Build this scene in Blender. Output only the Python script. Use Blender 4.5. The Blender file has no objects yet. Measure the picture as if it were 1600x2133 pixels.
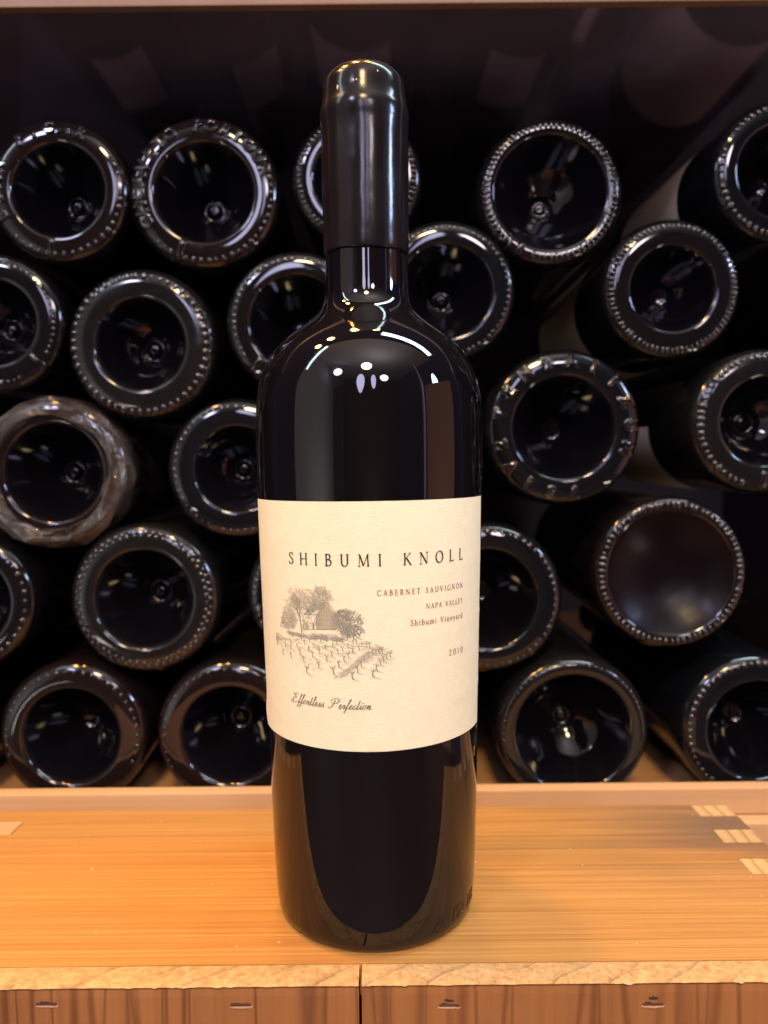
import bpy, bmesh, math, random
from mathutils import Vector, Matrix, noise
from math import sin, cos, pi, radians, atan2, sqrt, hypot

scene = bpy.context.scene
col = scene.collection

# ------------------------------------------------------------------ camera
PITCH, ROLL = 0.06217, -0.00969
cam_d = bpy.data.cameras.new("camera")
cam = bpy.data.objects.new("camera", cam_d)
col.objects.link(cam)
_r = Vector((1, 0, 0)); _f = Vector((0, cos(PITCH), -sin(PITCH))); _u = Vector((0, sin(PITCH), cos(PITCH)))
_r2 = _r * cos(ROLL) + _u * sin(ROLL); _u2 = -_r * sin(ROLL) + _u * cos(ROLL)
_m = Matrix.Identity(4)
for i in range(3):
    _m[i][0] = _r2[i]; _m[i][1] = _u2[i]; _m[i][2] = -_f[i]
_m[0][3], _m[1][3], _m[2][3] = 0.00481, -0.274, 0.15907
cam.matrix_world = _m
cam_d.sensor_fit = 'VERTICAL'
cam_d.sensor_height = 36.0
cam_d.sensor_width = 27.0
cam_d.lens = 36.0 * 1600 / 2133
cam_d.clip_start = 0.01
cam_d.clip_end = 50
cam_d.dof.use_dof = True
cam_d.dof.focus_distance = 0.24
cam_d.dof.aperture_fstop = 11
scene.camera = cam

# ------------------------------------------------------------------ world, lamps, exposure
w = bpy.data.worlds.new("World"); scene.world = w; w.use_nodes = True
w.node_tree.nodes["Background"].inputs[0].default_value = (0.40, 0.36, 0.80, 1)
w.node_tree.nodes["Background"].inputs[1].default_value = 0.075

scene.view_settings.view_transform = 'Standard'
scene.view_settings.look = 'None'
scene.view_settings.exposure = 0.0
scene.view_settings.gamma = 1.0
scene.cycles.use_denoising = True
scene.cycles.max_bounces = 8
scene.cycles.sample_clamp_indirect = 6.0

def look_at(o, target):
    d = Vector(target) - o.location
    o.rotation_euler = d.to_track_quat('-Z', 'Y').to_euler()

def point_lamp(name, loc, power, color, radius):
    l = bpy.data.lights.new(name, 'POINT'); l.energy = power; l.color = color; l.shadow_soft_size = radius
    o = bpy.data.objects.new(name, l); o.location = loc; col.objects.link(o); return o

def tube_lamp(name, a, b, width, power, color, target):
    a, b = Vector(a), Vector(b)
    l = bpy.data.lights.new(name, 'AREA'); l.shape = 'RECTANGLE'; l.size = (b - a).length; l.size_y = width
    l.energy = power; l.color = color
    o = bpy.data.objects.new(name, l); o.location = (a + b) / 2
    x = (b - a).normalized(); zdir = (o.location - Vector(target))
    zdir = (zdir - x * zdir.dot(x)).normalized(); y = zdir.cross(x)
    mm = Matrix.Identity(4)
    for i in range(3):
        mm[i][0] = x[i]; mm[i][1] = y[i]; mm[i][2] = zdir[i]; mm[i][3] = o.location[i]
    o.matrix_world = mm; col.objects.link(o); return o

def panel_lamp(name, loc, sx, sy, power, color, target):
    l = bpy.data.lights.new(name, 'AREA'); l.shape = 'ELLIPSE'; l.size = sx; l.size_y = sy
    l.energy = power; l.color = color
    o = bpy.data.objects.new(name, l); o.location = loc; look_at(o, target); col.objects.link(o); return o

AMBER = (1.0, 0.46, 0.09)
WARM = (1.0, 0.71, 0.36)
COOL = (0.72, 0.92, 1.0)
LAVENDER = (0.70, 0.68, 1.0)
# amber downlights in a row above the rack front
for x, y, z, p in ((-.075, .105, .76, 10.0), (.040, .105, .76, 6.0), (-.235, .030, .74, 11.5), (-.33, -.02, .68, 7.0)):
    point_lamp("downlight", (x, y, z), p, AMBER, .024)
# cool linear tubes
tube_lamp("tube_light", (.085, .035, .78), (.50, -.02, .68), .060, 3.2, COOL, (0, 0, .15))
tube_lamp("tube_light", (-.30, -.09, .74), (-.60, -.22, .60), .030, .8, COOL, (0, 0, .15))
# room lights behind the camera: one warm spot on the bottle, the rest cool
sl = bpy.data.lights.new("ceiling_spot", 'SPOT'); sl.energy = 104; sl.color = WARM; sl.shadow_soft_size = .13
sl.spot_size = radians(24); sl.spot_blend = .75
so = bpy.data.objects.new("ceiling_spot", sl); so.location = (-.02, -1.25, 1.30); look_at(so, (0, -.01, .07)); col.objects.link(so)
panel_lamp("ceiling_light", (-.85, -1.35, 1.25), .26, .26, 12, LAVENDER, (0, .1, .15))
panel_lamp("ceiling_light", (.45, -1.45, .95), .22, .22, 6, (.95, .80, .84), (0, .1, .15))
panel_lamp("door_light", (-.22, -1.85, .98), .26, .62, 6, LAVENDER, (0, 0, .2))
panel_lamp("door_light", (.20, -1.85, 1.00), .16, .52, 3, LAVENDER, (0, 0, .2))
panel_lamp("window_light", (1.25, -.40, .55), .16, .60, 24, (.50, .64, 1.0), (0, .1, .15))
panel_lamp("ceiling_fill", (.25, -.85, 1.02), .5, .2, 11, (1.0, .96, .92), (.25, -.85, 1.5))  # added fill lamp, brightens the ceiling for its grey reflection in the bottle
# added fill lamps that brighten the walls for their reflections in the glass
panel_lamp("wall_fill", (-.74, -1.0, -.28), .6, .1, 9, (1.0, .95, .9), (-1.1, -1.0, .45))
panel_lamp("wall_fill", (.2, -2.1, -.28), .8, .1, 4, (1.0, .8, .7), (.2, -2.5, .5))
panel_lamp("wall_fill", (.68, -.30, -.28), .5, .1, 5, (1.0, .85, .7), (1.0, -.3, .3))

# ------------------------------------------------------------------ helpers
def link(name, me, mat=None, parent=None, smooth=False):
    o = bpy.data.objects.new(name, me); col.objects.link(o)
    if mat is not None:
        for m in (mat if isinstance(mat, (list, tuple)) else [mat]): me.materials.append(m)
    if parent is not None: o.parent = parent
    if smooth:
        me.polygons.foreach_set('use_smooth', [True] * len(me.polygons))
    return o

def tag(o, label=None, cat=None, group=None, kind=None):
    if label: o['label'] = label
    if cat: o['category'] = cat
    if group: o['group'] = group
    if kind: o['kind'] = kind
    return o

def empty(name, loc, label=None, cat=None, group=None):
    o = bpy.data.objects.new(name, None); o.location = loc; o.empty_display_size = .01; col.objects.link(o)
    return tag(o, label, cat, group)

def from_data(name, v, f):
    me = bpy.data.meshes.new(name); me.from_pydata(v, [], f); me.update(); return me

def box_mesh(name, x0, x1, y0, y1, z0, z1, bev=0.0):
    bm = bmesh.new()
    vs = [bm.verts.new((x, y, z)) for x in (x0, x1) for y in (y0, y1) for z in (z0, z1)]
    for q in ((0, 1, 3, 2), (4, 6, 7, 5), (0, 4, 5, 1), (2, 3, 7, 6), (0, 2, 6, 4), (1, 5, 7, 3)):
        bm.faces.new([vs[i] for i in q])
    bmesh.ops.recalc_face_normals(bm, faces=bm.faces)
    if bev: bmesh.ops.bevel(bm, geom=bm.edges[:], offset=bev, segments=2, affect='EDGES', profile=.6)
    me = bpy.data.meshes.new(name); bm.to_mesh(me); bm.free(); return me

def pchip(xs, ys, x):
    # monotone-ish smooth interpolation
    n = len(xs)
    h = [xs[i + 1] - xs[i] for i in range(n - 1)]
    d = [(ys[i + 1] - ys[i]) / h[i] for i in range(n - 1)]
    m = [d[0]] + [0 if d[i - 1] * d[i] <= 0 else 2 * d[i - 1] * d[i] / (d[i - 1] + d[i]) for i in range(1, n - 1)] + [d[-1]]
    i = 0
    while i < n - 2 and x > xs[i + 1]: i += 1
    t = (x - xs[i]) / h[i]
    t = min(max(t, 0), 1)
    return ((2 * t**3 - 3 * t**2 + 1) * ys[i] + (t**3 - 2 * t**2 + t) * h[i] * m[i]
            + (-2 * t**3 + 3 * t**2) * ys[i + 1] + (t**3 - t**2) * h[i] * m[i + 1])

def catmull(pts, n=6, closed=False):
    out = []
    N = len(pts)
    for i in range(N - 1):
        p0 = pts[max(i - 1, 0)]; p1 = pts[i]; p2 = pts[i + 1]; p3 = pts[min(i + 2, N - 1)]
        for k in range(n):
            t = k / n
            out.append(tuple(.5 * ((2 * p1[a]) + (-p0[a] + p2[a]) * t + (2 * p0[a] - 5 * p1[a] + 4 * p2[a] - p3[a]) * t * t
                             + (-p0[a] + 3 * p1[a] - 3 * p2[a] + p3[a]) * t**3) for a in range(len(p1))))
    out.append(tuple(pts[-1]))
    return out

def lathe_z(name, prof, seg=160, wob=None):
    """prof: list of (r, z) from bottom to top; spun about Z"""
    v, f, rings = [], [], []
    for j, (r, z) in enumerate(prof):
        if r < 1e-7:
            rings.append([len(v)]); v.append((0, 0, z))
        else:
            ring = []
            for i in range(seg):
                a = 2 * pi * i / seg
                rr, zz = (r, z) if wob is None else wob(r, z, a)
                ring.append(len(v)); v.append((rr * cos(a), rr * sin(a), zz))
            rings.append(ring)
    for A, B in zip(rings, rings[1:]):
        for i in range(seg):
            k = (i + 1) % seg
            if len(A) == 1 and len(B) == 1: continue
            if len(A) == 1: f.append((A[0], B[k], B[i]))
            elif len(B) == 1: f.append((A[i], A[k], B[0]))
            else: f.append((A[i], A[k], B[k], B[i]))
    me = from_data(name, v, f)
    return me

# ------------------------------------------------------------------ materials
def new_mat(name):
    m = bpy.data.materials.new(name); m.use_nodes = True
    nt = m.node_tree; b = nt.nodes["Principled BSDF"]
    return m, nt, b
def N(nt, typ, **kw):
    n = nt.nodes.new(typ)
    for k, v in kw.items(): setattr(n, k, v)
    return n
def ramp(nt, fac, stops):
    r = N(nt, 'ShaderNodeValToRGB'); els = r.color_ramp.elements
    while len(els) > 1: els.remove(els[-1])
    els[0].position = stops[0][0]; els[0].color = (*stops[0][1], 1)
    for p, c in stops[1:]:
        e = els.new(p); e.color = (*c, 1)
    nt.links.new(fac, r.inputs[0]); return r
def mixc(nt, fac, a, b, mode='MIX'):
    m = N(nt, 'ShaderNodeMix', data_type='RGBA', blend_type=mode)
    for sock, v in ((m.inputs[0], fac), (m.inputs[6], a), (m.inputs[7], b)):
        if hasattr(v, 'links'): nt.links.new(v, sock)
        elif isinstance(v, (int, float)): sock.default_value = v
        else: sock.default_value = (*v, 1)
    return m.outputs[2]
def math_n(nt, op, a, b=None, clamp=False):
    m = N(nt, 'ShaderNodeMath', operation=op); m.use_clamp = clamp
    for sock, v in ((m.inputs[0], a), (m.inputs[1], b)):
        if v is None: continue
        if hasattr(v, 'links'): nt.links.new(v, sock)
        else: sock.default_value = v
    return m.outputs[0]
def mapr(nt, v, a, b, c=0, d=1):
    m = N(nt, 'ShaderNodeMapRange'); nt.links.new(v, m.inputs[0])
    for i, x in enumerate((a, b, c, d)): m.inputs[i + 1].default_value = x
    return m.outputs[0]
def coords(nt, scale=(1, 1, 1), loc=(0, 0, 0), rot=(0, 0, 0)):
    tc = N(nt, 'ShaderNodeTexCoord'); mp = N(nt, 'ShaderNodeMapping')
    mp.inputs['Scale'].default_value = scale; mp.inputs['Location'].default_value = loc; mp.inputs['Rotation'].default_value = rot
    nt.links.new(tc.outputs['Object'], mp.inputs[0]); return mp.outputs[0]
def noise_n(nt, vec, scale, detail=3, rough=.55, dist=0.0):
    n = N(nt, 'ShaderNodeTexNoise'); n.inputs['Scale'].default_value = scale; n.inputs['Detail'].default_value = detail
    n.inputs['Roughness'].default_value = rough; n.inputs['Distortion'].default_value = dist
    nt.links.new(vec, n.inputs['Vector']); return n.outputs[0]
def bump(nt, b, h, strength, dist):
    n = N(nt, 'ShaderNodeBump'); n.inputs['Strength'].default_value = strength; n.inputs['Distance'].default_value = dist
    nt.links.new(h, n.inputs['Height']); nt.links.new(n.outputs[0], b.inputs['Normal'])

def glass_mat(name, colr, rough=.03, smudge=.10, ior=1.52):
    m, nt, b = new_mat(name)
    b.inputs['Base Color'].default_value = (*colr, 1)
    b.inputs['IOR'].default_value = ior
    v = coords(nt)
    s = noise_n(nt, v, 55, 4, .65, .6)
    r = mapr(nt, s, .48, .75, rough, rough + smudge)
    nt.links.new(r, b.inputs['Roughness'])
    return m

MAIN_GLASS = glass_mat("black_bottle_glass", (.0035, .0028, .0035), .03, .06)
RACK_GLASS = [glass_mat("dark_rack_glass", (.0050, .0042, .0048), .035, .10),
              glass_mat("brown_rack_glass", (.0075, .0048, .0046), .035, .10),
              glass_mat("dusty_olive_rack_glass", (.0075, .0070, .0066), .07, .16),
              glass_mat("blue_black_rack_glass", (.0042, .0045, .0060), .035, .10)]

BEAD_GLASS = glass_mat("bead_glass", (.006, .005, .006), .05, .08, 1.8)

CONE_GLASS = glass_mat("hazy_cone_glass", (.004, .0022, .0034), .30, .16, 1.22)
PUNT_GLASS = glass_mat("punt_glass", (.0026, .0022, .0038), .06, .16, 1.42)

def wax_mat():
    m, nt, b = new_mat("dark_wax")
    v = coords(nt)
    n = noise_n(nt, v, 90, 4, .6)
    c = ramp(nt, n, [(.3, (.006, .0045, .005)), (.7, (.010, .0075, .008))])
    nt.links.new(c.outputs[0], b.inputs['Base Color'])
    v2 = coords(nt, (1, 1, .25))
    n2 = noise_n(nt, v2, 160, 5, .65)
    nt.links.new(mapr(nt, n2, .35, .75, .12, .26), b.inputs['Roughness'])
    b.inputs['IOR'].default_value = 1.33
    n3 = noise_n(nt, v, 140, 2)
    bump(nt, b, n3, .06, .0005)
    return m
WAX = wax_mat()

def paper_mat(name, c1, c2, bumpy=.35):
    m, nt, b = new_mat(name)
    v = coords(nt)
    n = noise_n(nt, v, 300, 3, .6)
    c = ramp(nt, n, [(.3, c1), (.7, c2)])
    nt.links.new(c.outputs[0], b.inputs['Base Color'])
    b.inputs['Roughness'].default_value = .85
    b.inputs['Specular IOR Level'].default_value = .25
    v2 = coords(nt, (1, 1, 1.5))
    h = noise_n(nt, v2, 900, 4, .6)
    laid = N(nt, 'ShaderNodeTexWave', wave_type='BANDS', bands_direction='Z'); laid.inputs['Scale'].default_value = 420
    laid.inputs['Distortion'].default_value = 1.5
    nt.links.new(v, laid.inputs[0])
    hh = math_n(nt, 'ADD', h, math_n(nt, 'MULTIPLY', laid.outputs[1], .12))
    bump(nt, b, hh, bumpy, .0003)
    return m
PAPER = paper_mat("cream_laid_paper", (.76, .69, .475), (.80, .73, .51))
OLD_PAPER = paper_mat("tan_label_paper", (.68, .54, .36), (.76, .61, .42), .15)

def ink_mat(name, c, a=1.0):
    m, nt, b = new_mat(name)
    b.inputs['Base Color'].default_value = (*c, 1); b.inputs['Roughness'].default_value = .8
    b.inputs['Specular IOR Level'].default_value = .15
    return m
INK_DARK = ink_mat("charcoal_ink", (.035, .024, .026))
INK_RED = ink_mat("burgundy_ink", (.21, .045, .05))
INK_GREY = ink_mat("grey_ink", (.15, .14, .105))
INK_ART = ink_mat("olive_grey_ink", (.34, .315, .245))
INK_PALE = ink_mat("pale_olive_ink", (.52, .455, .34))

def wood_mat(name, light, dark, grain='X', ring=260, fine=1.0, stain=None, rough=.55, band=0.35, bstr=.25, knots=None, wide=None):
    """grain axis runs along the fibres; growth lines vary across it"""
    m, nt, b = new_mat(name)
    st = {'X': (.007, 1, 1), 'Y': (1, .022, 1), 'Z': (1, 1, .03)}[grain]
    v = coords(nt, st)
    warp = noise_n(nt, coords(nt, tuple(s * .5 for s in st)), 26, 2)
    big = noise_n(nt, v, 18, 3, .5)
    lines = noise_n(nt, v, ring, 4, .62, .25)
    finest = noise_n(nt, v, ring * 3.4, 3, .6)
    wv = N(nt, 'ShaderNodeTexWave', wave_type='BANDS', bands_direction={'X': 'Y', 'Y': 'X', 'Z': 'X'}[grain], wave_profile='SAW')
    wv.inputs['Scale'].default_value = ring * .055 if wide is None else wide
    wv.inputs['Distortion'].default_value = 3.0 if wide != 25 else 10.0; wv.inputs['Detail'].default_value = 2; wv.inputs['Detail Scale'].default_value = .6 if wide != 25 else .3
    nt.links.new(coords(nt, tuple((.10 if s < 1 else 1) for s in st)), wv.inputs[0])
    wvs = math_n(nt, 'POWER', wv.outputs[1], 6.0)
    if wide == 25:
        rs = None
        for sc_, off_, wd_ in ((30, 0, 40.0), (44, 7, 55.0), (62, 13, 48.0)):
            nz = noise_n(nt, coords(nt, (1, .05, .045), (off_, 0, 0)), sc_, 1, .4, .15)
            rd = math_n(nt, 'SUBTRACT', 1.0, math_n(nt, 'MULTIPLY', math_n(nt, 'ABSOLUTE', math_n(nt, 'SUBTRACT', nz, .5)), wd_), clamp=True)
            rd = math_n(nt, 'MULTIPLY', rd, .85)
            rs = rd if rs is None else math_n(nt, 'MAXIMUM', rs, rd)
        wvs = rs
    a = mapr(nt, lines, .35, .68)
    a = math_n(nt, 'ADD', math_n(nt, 'MULTIPLY', a, .55 * fine), math_n(nt, 'MULTIPLY', mapr(nt, finest, .4, .7), .25 * fine))
    a = math_n(nt, 'ADD', a, math_n(nt, 'MULTIPLY', wvs, band))
    a = math_n(nt, 'ADD', a, math_n(nt, 'MULTIPLY', mapr(nt, big, .35, .65), .25), clamp=True)
    c = mixc(nt, a, light, dark)
    c = mixc(nt, math_n(nt, 'MULTIPLY', mapr(nt, warp, .45, .72), .25), c, tuple(x * 1.18 for x in light))
    if stain is not None: c = stain(nt, c)
    nt.links.new(c, b.inputs['Base Color'])
    b.inputs['Roughness'].default_value = rough
    b.inputs['Specular IOR Level'].default_value = .35
    hgt = math_n(nt, 'ADD', math_n(nt, 'MULTIPLY', lines, .6), math_n(nt, 'MULTIPLY', finest, .5))
    bump(nt, b, hgt, bstr, .0007)
    return m

def grey_stain(nt, c):
    # weathered grey streaks near the right hand end of the board, running with the grain
    tc = N(nt, 'ShaderNodeTexCoord'); sp = N(nt, 'ShaderNodeSeparateXYZ'); nt.links.new(tc.outputs['Object'], sp.inputs[0])
    x, y = sp.outputs[0], sp.outputs[1]
    n = noise_n(nt, coords(nt, (.06, 1, 1), (3, 0, 0)), 75, 3, .55)
    mx = mapr(nt, math_n(nt, 'ADD', x, math_n(nt, 'MULTIPLY', math_n(nt, 'SUBTRACT', n, .5), .16)), .075, .165)
    my = mapr(nt, y, -.015, .045)
    s = math_n(nt, 'MULTIPLY', math_n(nt, 'MULTIPLY', mx, my), mapr(nt, n, .36, .55), clamp=True)
    return mixc(nt, math_n(nt, 'MULTIPLY', s, .72), c, (.10, .075, .065))

WOOD_TOP = wood_mat("pine_top_board", (.53, .275, .080), (.31, .132, .032), 'X', 640, 1.1, grey_stain, .5, .30, .45, wide=120)
WOOD_FRONT = wood_mat("pine_front_plank", (.35, .143, .043), (.145, .052, .016), 'Z', 210, .5, None, .6, .85, .3, wide=25)
WOOD_END = wood_mat("end_grain_pine", (.56, .36, .16), (.20, .10, .035), 'Z', 130, .35, None, .75, .8, .5, wide=52)
WOOD_RAIL = wood_mat("pale_rail_pine", (.55, .33, .165), (.44, .245, .11), 'X', 170, .7, None, .5, .15, .2)
WOOD_SHELF = wood_mat("shelf_pine", (.50, .27, .12), (.36, .17, .07), 'X', 120, .8, None, .55, .25, .2)

def endgrain_rough():
    m, nt, b = new_mat("sawn_end_grain")
    tc = coords(nt, (1, 1, 1), (0, 0, 0), (0, 0, radians(58)))
    wv = N(nt, 'ShaderNodeTexWave', wave_type='BANDS', bands_direction='X', wave_profile='SAW')
    wv.inputs['Scale'].default_value = 32; wv.inputs['Distortion'].default_value = 2.2; wv.inputs['Detail'].default_value = 3; wv.inputs['Detail Scale'].default_value = 1.3
    nt.links.new(tc, wv.inputs[0])
    ring = math_n(nt, 'POWER', wv.outputs[1], 9)
    n = noise_n(nt, coords(nt), 420, 5, .7)
    n2 = noise_n(nt, coords(nt), 60, 3)
    c = ramp(nt, n, [(.28, (.33, .17, .06)), (.5, (.49, .285, .11)), (.75, (.60, .39, .18))])
    cc = mixc(nt, math_n(nt, 'MULTIPLY', ring, mapr(nt, n2, .35, .6, .15, .8)), c.outputs[0], (.16, .075, .03))
    nt.links.new(cc, b.inputs['Base Color']); b.inputs['Roughness'].default_value = .85
    bump(nt, b, math_n(nt, 'ADD', n, math_n(nt, 'MULTIPLY', ring, -.5)), .8, .0012)
    return m
SAWN = endgrain_rough()

def plain(name, c, rough=.5, metal=0.0, spec=.5):
    m, nt, b = new_mat(name)
    n = noise_n(nt, coords(nt), 40, 4)
    r = ramp(nt, n, [(.3, tuple(x * .85 for x in c)), (.7, tuple(min(1, x * 1.12) for x in c))])
    nt.links.new(r.outputs[0], b.inputs['Base Color'])
    b.inputs['Roughness'].default_value = rough; b.inputs['Metallic'].default_value = metal; b.inputs['Specular IOR Level'].default_value = spec
    return m
DARK_LACQUER = plain("polished_dark_metal", (.38, .31, .44), .08, .84)
DARK_BACK = plain("dark_back", (.03, .024, .034), .6)
STAPLE = plain("rusty_staple", (.16, .075, .05), .45, .6)
SPLINTER = plain("torn_fibre", (.50, .27, .15), .8)
CHIP = plain("pale_chip", (.5, .42, .36), .6)
DENT_SHADE = plain("slot_shadow_wood", (.05, .022, .012), .9)
SHELF_EDGE = plain("upper_shelf_wood", (.15, .078, .042), .5)

# ------------------------------------------------------------------ setting: rack
def struct(name, me, mat, parent=None):
    o = link(name, me, mat, parent); o['kind'] = 'structure'; return o
SH = -.0156
struct("rack_shelf", box_mesh("rack_shelf", -.40, .40, .0908, .62, SH - .016, SH, .0006), WOOD_SHELF)
struct("shelf_lip", box_mesh("shelf_lip", -.40, .40, .0832, .0906, -.0096, .0036, .0009), WOOD_RAIL)
struct("shelf_ledge", box_mesh("shelf_ledge", -.40, .40, .0752, .0906, -.060, -.0100, .0010), WOOD_RAIL)
struct("upper_shelf", box_mesh("upper_shelf", -.40, .40, .070, .0746, .3570, .380, .0005), SHELF_EDGE)
struct("rack_ceiling", box_mesh("rack_ceiling", -.40, .40, .0748, .62, .3575, .378), DARK_LACQUER)
struct("rack_back", box_mesh("rack_back", -.40, .40, .6202, .632, -.06, .38), DARK_BACK)
for sx in (-1, 1):
    struct("side_blocker", box_mesh("side_blocker", sx * .4101 - .0098, sx * .4101 + .0098, .0752, .632, -.06, .38), DARK_BACK)  # unseen dark side, added to block light from beside the rack

# what stands behind the photographer and shows only as reflections in the glass
struct("floor", box_mesh("floor", -1.3, 1.5, -2.5, .64, -.36, -.3402), plain("dark_floor", (.10, .06, .045), .5))
struct("side_wall", box_mesh("side_wall", -1.12, -1.1, -2.5, -.30, -.34, 1.8), plain("grey_green_wall", (.34, .37, .36), .8))
struct("far_wall", box_mesh("far_wall", -1.1, 1.5, -2.52, -2.5, -.34, 1.8), plain("dim_wall", (.10, .08, .08), .8))
struct("ceiling", box_mesh("ceiling", -1.1, 1.5, -2.5, -.15, 1.5, 1.52), plain("pale_ceiling", (.5, .5, .5), .9))
struct("door_frame", box_mesh("door_frame", -1.05, -.75, -1.62, -1.60, -.34, .75), plain("charcoal_door", (.02, .02, .024), .5))
struct("wall_panel", box_mesh("wall_panel", 1.0, 1.02, -.62, .02, -.34, .55), plain("brown_panel", (.40, .21, .14), .6))
struct("wall_post", box_mesh("wall_post", .98, 1.0, -.70, -.66, -.34, 1.2), plain("white_post", (.6, .6, .62), .6))

# ------------------------------------------------------------------ the wooden wine crate
crate = empty("wine_crate", (0, 0, -.34), "upturned pine wine crate with finger jointed corners, under the standing black bottle", "crate")
CZ = .34
def cpart(name, x0, x1, y0, y1, z0, z1, mat, bev=.0003, parent=None):
    return link(name, box_mesh(name, x0, x1, y0, y1, z0 + CZ, z1 + CZ, bev), mat, parent or crate)
XL, XR = -.1755, .1622
IL, IR = -.1585, .1454
YB, YF, YP = .0730, -.0380, -.0466
# top board with fingers cut at both ends (one outline, extruded)
ys = [.0730, .0616, .0494, .0375, .0250, .0130, .0010, -.0110, -.0240, YF]
def top_board():
    bm = bmesh.new()
    pts = []
    # right end: slot 0 belongs to the end board, slot 1 to the top board, ...
    for k in range(len(ys) - 1):
        x = IR if k % 2 == 0 else XR
        pts += [(x, ys[k]), (x, ys[k + 1])]
    yl = [.0730, .0624, .0507, .0387, .0267, .0147, .0027, -.0093, -.0220, YF]
    left = []
    for k in range(len(yl) - 1):
        x = IL if k % 2 == 1 else XL
        left += [(x, yl[k]), (x, yl[k + 1])]
    pts += left[::-1]
    clean = []
    for p in pts:
        if not clean or (abs(p[0] - clean[-1][0]) + abs(p[1] - clean[-1][1])) > 1e-6: clean.append(p)
    vs = [bm.verts.new((x, y, CZ)) for x, y in clean]
    fc = bm.faces.new(vs)
    r = bmesh.ops.extrude_face_region(bm, geom=[fc])
    for e in r['geom']:
        if isinstance(e, bmesh.types.BMVert): e.co.z -= .0105
    bmesh.ops.recalc_face_normals(bm, faces=bm.faces)
    me = bpy.data.meshes.new("top_board"); bm.to_mesh(me); bm.free(); return me
link("top_board", top_board(), WOOD_TOP, crate)
eb = cpart("end_board", IR + .0002, XR, YF + .0002, YB, -.33, -.0107, WOOD_RAIL)
for k in range(0, len(ys) - 1, 2):
    g = .00022
    link("finger", box_mesh("finger", IR + .0004, XR - .0002, ys[k + 1] + g, ys[k] - g, CZ - .0106, CZ - .0001, .0003), WOOD_END, eb)
el = cpart("end_board", XL, IL - .0002, YF + .0002, YB, -.33, -.0107, WOOD_RAIL)
yl = [.0730, .0624, .0507, .0387, .0267, .0147, .0027, -.0093, -.0220, YF]
for k in range(1, len(yl) - 1, 2):
    g = .00022
    link("finger", box_mesh("finger", XL + .0002, IL - .0004, yl[k + 1] + g, yl[k] - g, CZ - .0106, CZ + .0002, .0003), WOOD_RAIL, el)
cpart("bottom_board", XL, XR, YF + .0002, YB, -.34, -.3302, WOOD_RAIL)
cpart("back_board", IL, IR, YB - .0102, YB - .0004, -.3300, -.0107, WOOD_RAIL)

def front_plank(x0, x1, seed):
    """vertical grained plank, ragged sawn top edge facing up"""
    rnd = random.Random(seed)
    n = int((x1 - x0) / .0011)
    v, f, mi = [], [], []
    rows = []
    for i in range(n + 1):
        x = x0 + (x1 - x0) * i / n
        a = noise.noise(Vector((x * 420, seed, 0))) * .00022 + noise.noise(Vector((x * 110, seed, 3))) * .00035 + noise.noise(Vector((x * 1300, seed, 7))) * .00014
        burr = max(0, noise.noise(Vector((x * 260, seed + 9, 1))) - .30) * .0014
        sg = noise.noise(Vector((x * 35, seed, 5))) * .0004
        top = CZ - .0002
        row = [(x, YF - .0003, top + sg * .2),
               (x, YF - .0026, top + sg * .3 + rnd.uniform(-.0001, .0001)),
               (x, YF - .0052, top - .0001 + rnd.uniform(-.00015, .00015)),
               (x, YP + .0006 + a * .6, top - .0003 + rnd.uniform(-.0001, .0001)),
               (x, YP - .0003 + a - burr, top - .0010 - abs(a) * .7 - burr * .5),
               (x, YP + .0002, top - .0019 - burr),
               (x, YP, top - .0042),
               (x, YP, top - .012), (x, YP, .0), (x, YF - .0003, .0)]
        rows.append([len(v) + k for k in range(len(row))]); v += row
    m = len(rows[0])
    for A, B in zip(rows, rows[1:]):
        for k in range(m - 1):
            f.append((A[k], A[k + 1], B[k + 1], B[k])); mi.append(1 if k < 4 else 0)
        f.append((A[m - 1], A[0], B[0], B[m - 1])); mi.append(0)
    f.append(tuple(rows[0])[::-1]); mi.append(0)
    f.append(tuple(rows[-1])); mi.append(0)
    me = from_data("front_plank", v, f)
    bm = bmesh.new(); bm.from_mesh(me); bmesh.ops.recalc_face_normals(bm, faces=bm.faces); bm.to_mesh(me); bm.free()
    o = link("front_plank", me, [WOOD_FRONT, SAWN], crate)
    me.polygons.foreach_set('material_index', mi)
    return o
front_plank(XL, -.0044, 11)
front_plank(-.0035, XR, 27)
# staples driven through the planks
for i, (x, z, kind) in enumerate(((-.1009, -.0062, 0), (-.0409, -.0071, 0), (.0234, -.0079, 1), (.0864, -.0082, 2))):
    rnd = random.Random(i + 3)
    s = link("staple", box_mesh("staple", x - .0031, x + .0031, YP - .00035, YP + .0004, CZ + z - .00035, CZ + z + .00035, .00018), STAPLE, crate)
    def shard(nm, x0, x1, z0, z1, out, mat):
        n = 7; v = []; f = []
        for k in range(n + 1):
            t = k / n; xx = x0 + (x1 - x0) * t
            j = rnd.uniform(-.00025, .00025); e = sin(pi * t)
            v += [(xx, YP + .0003, CZ + z1 + j + .0002), (xx, YP - out * (.3 + .7 * e), CZ + (z0 + z1) / 2 + j), (xx, YP + .0003, CZ + z0 - j * 1.2 - .0001)]
        for k in range(n):
            for q in range(2): f.append((3 * k + q, 3 * k + 3 + q, 3 * k + 4 + q, 3 * k + 1 + q))
        return link(nm, from_data(nm, v, f), mat, s, True)
    shard("splinter", x - .0034, x + .0036, z - .0013, z - .0004, .0006, SPLINTER)
    if kind:  # dark shards raised on the plank paint the shade of the dents
        shard("dent_shade", x - .0014, x + .0016, z + .0002, z + .0018 + .0008 * kind, .00016, DENT_SHADE)
        shard("dent_shade", x - .0026, x - .0004, z - .0002, z + .0010, .00022, DENT_SHADE)
    else:
        shard("dent_shade", x - .0030, x + .0022, z - .0003, z + .0007, .00042, DENT_SHADE)

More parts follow.
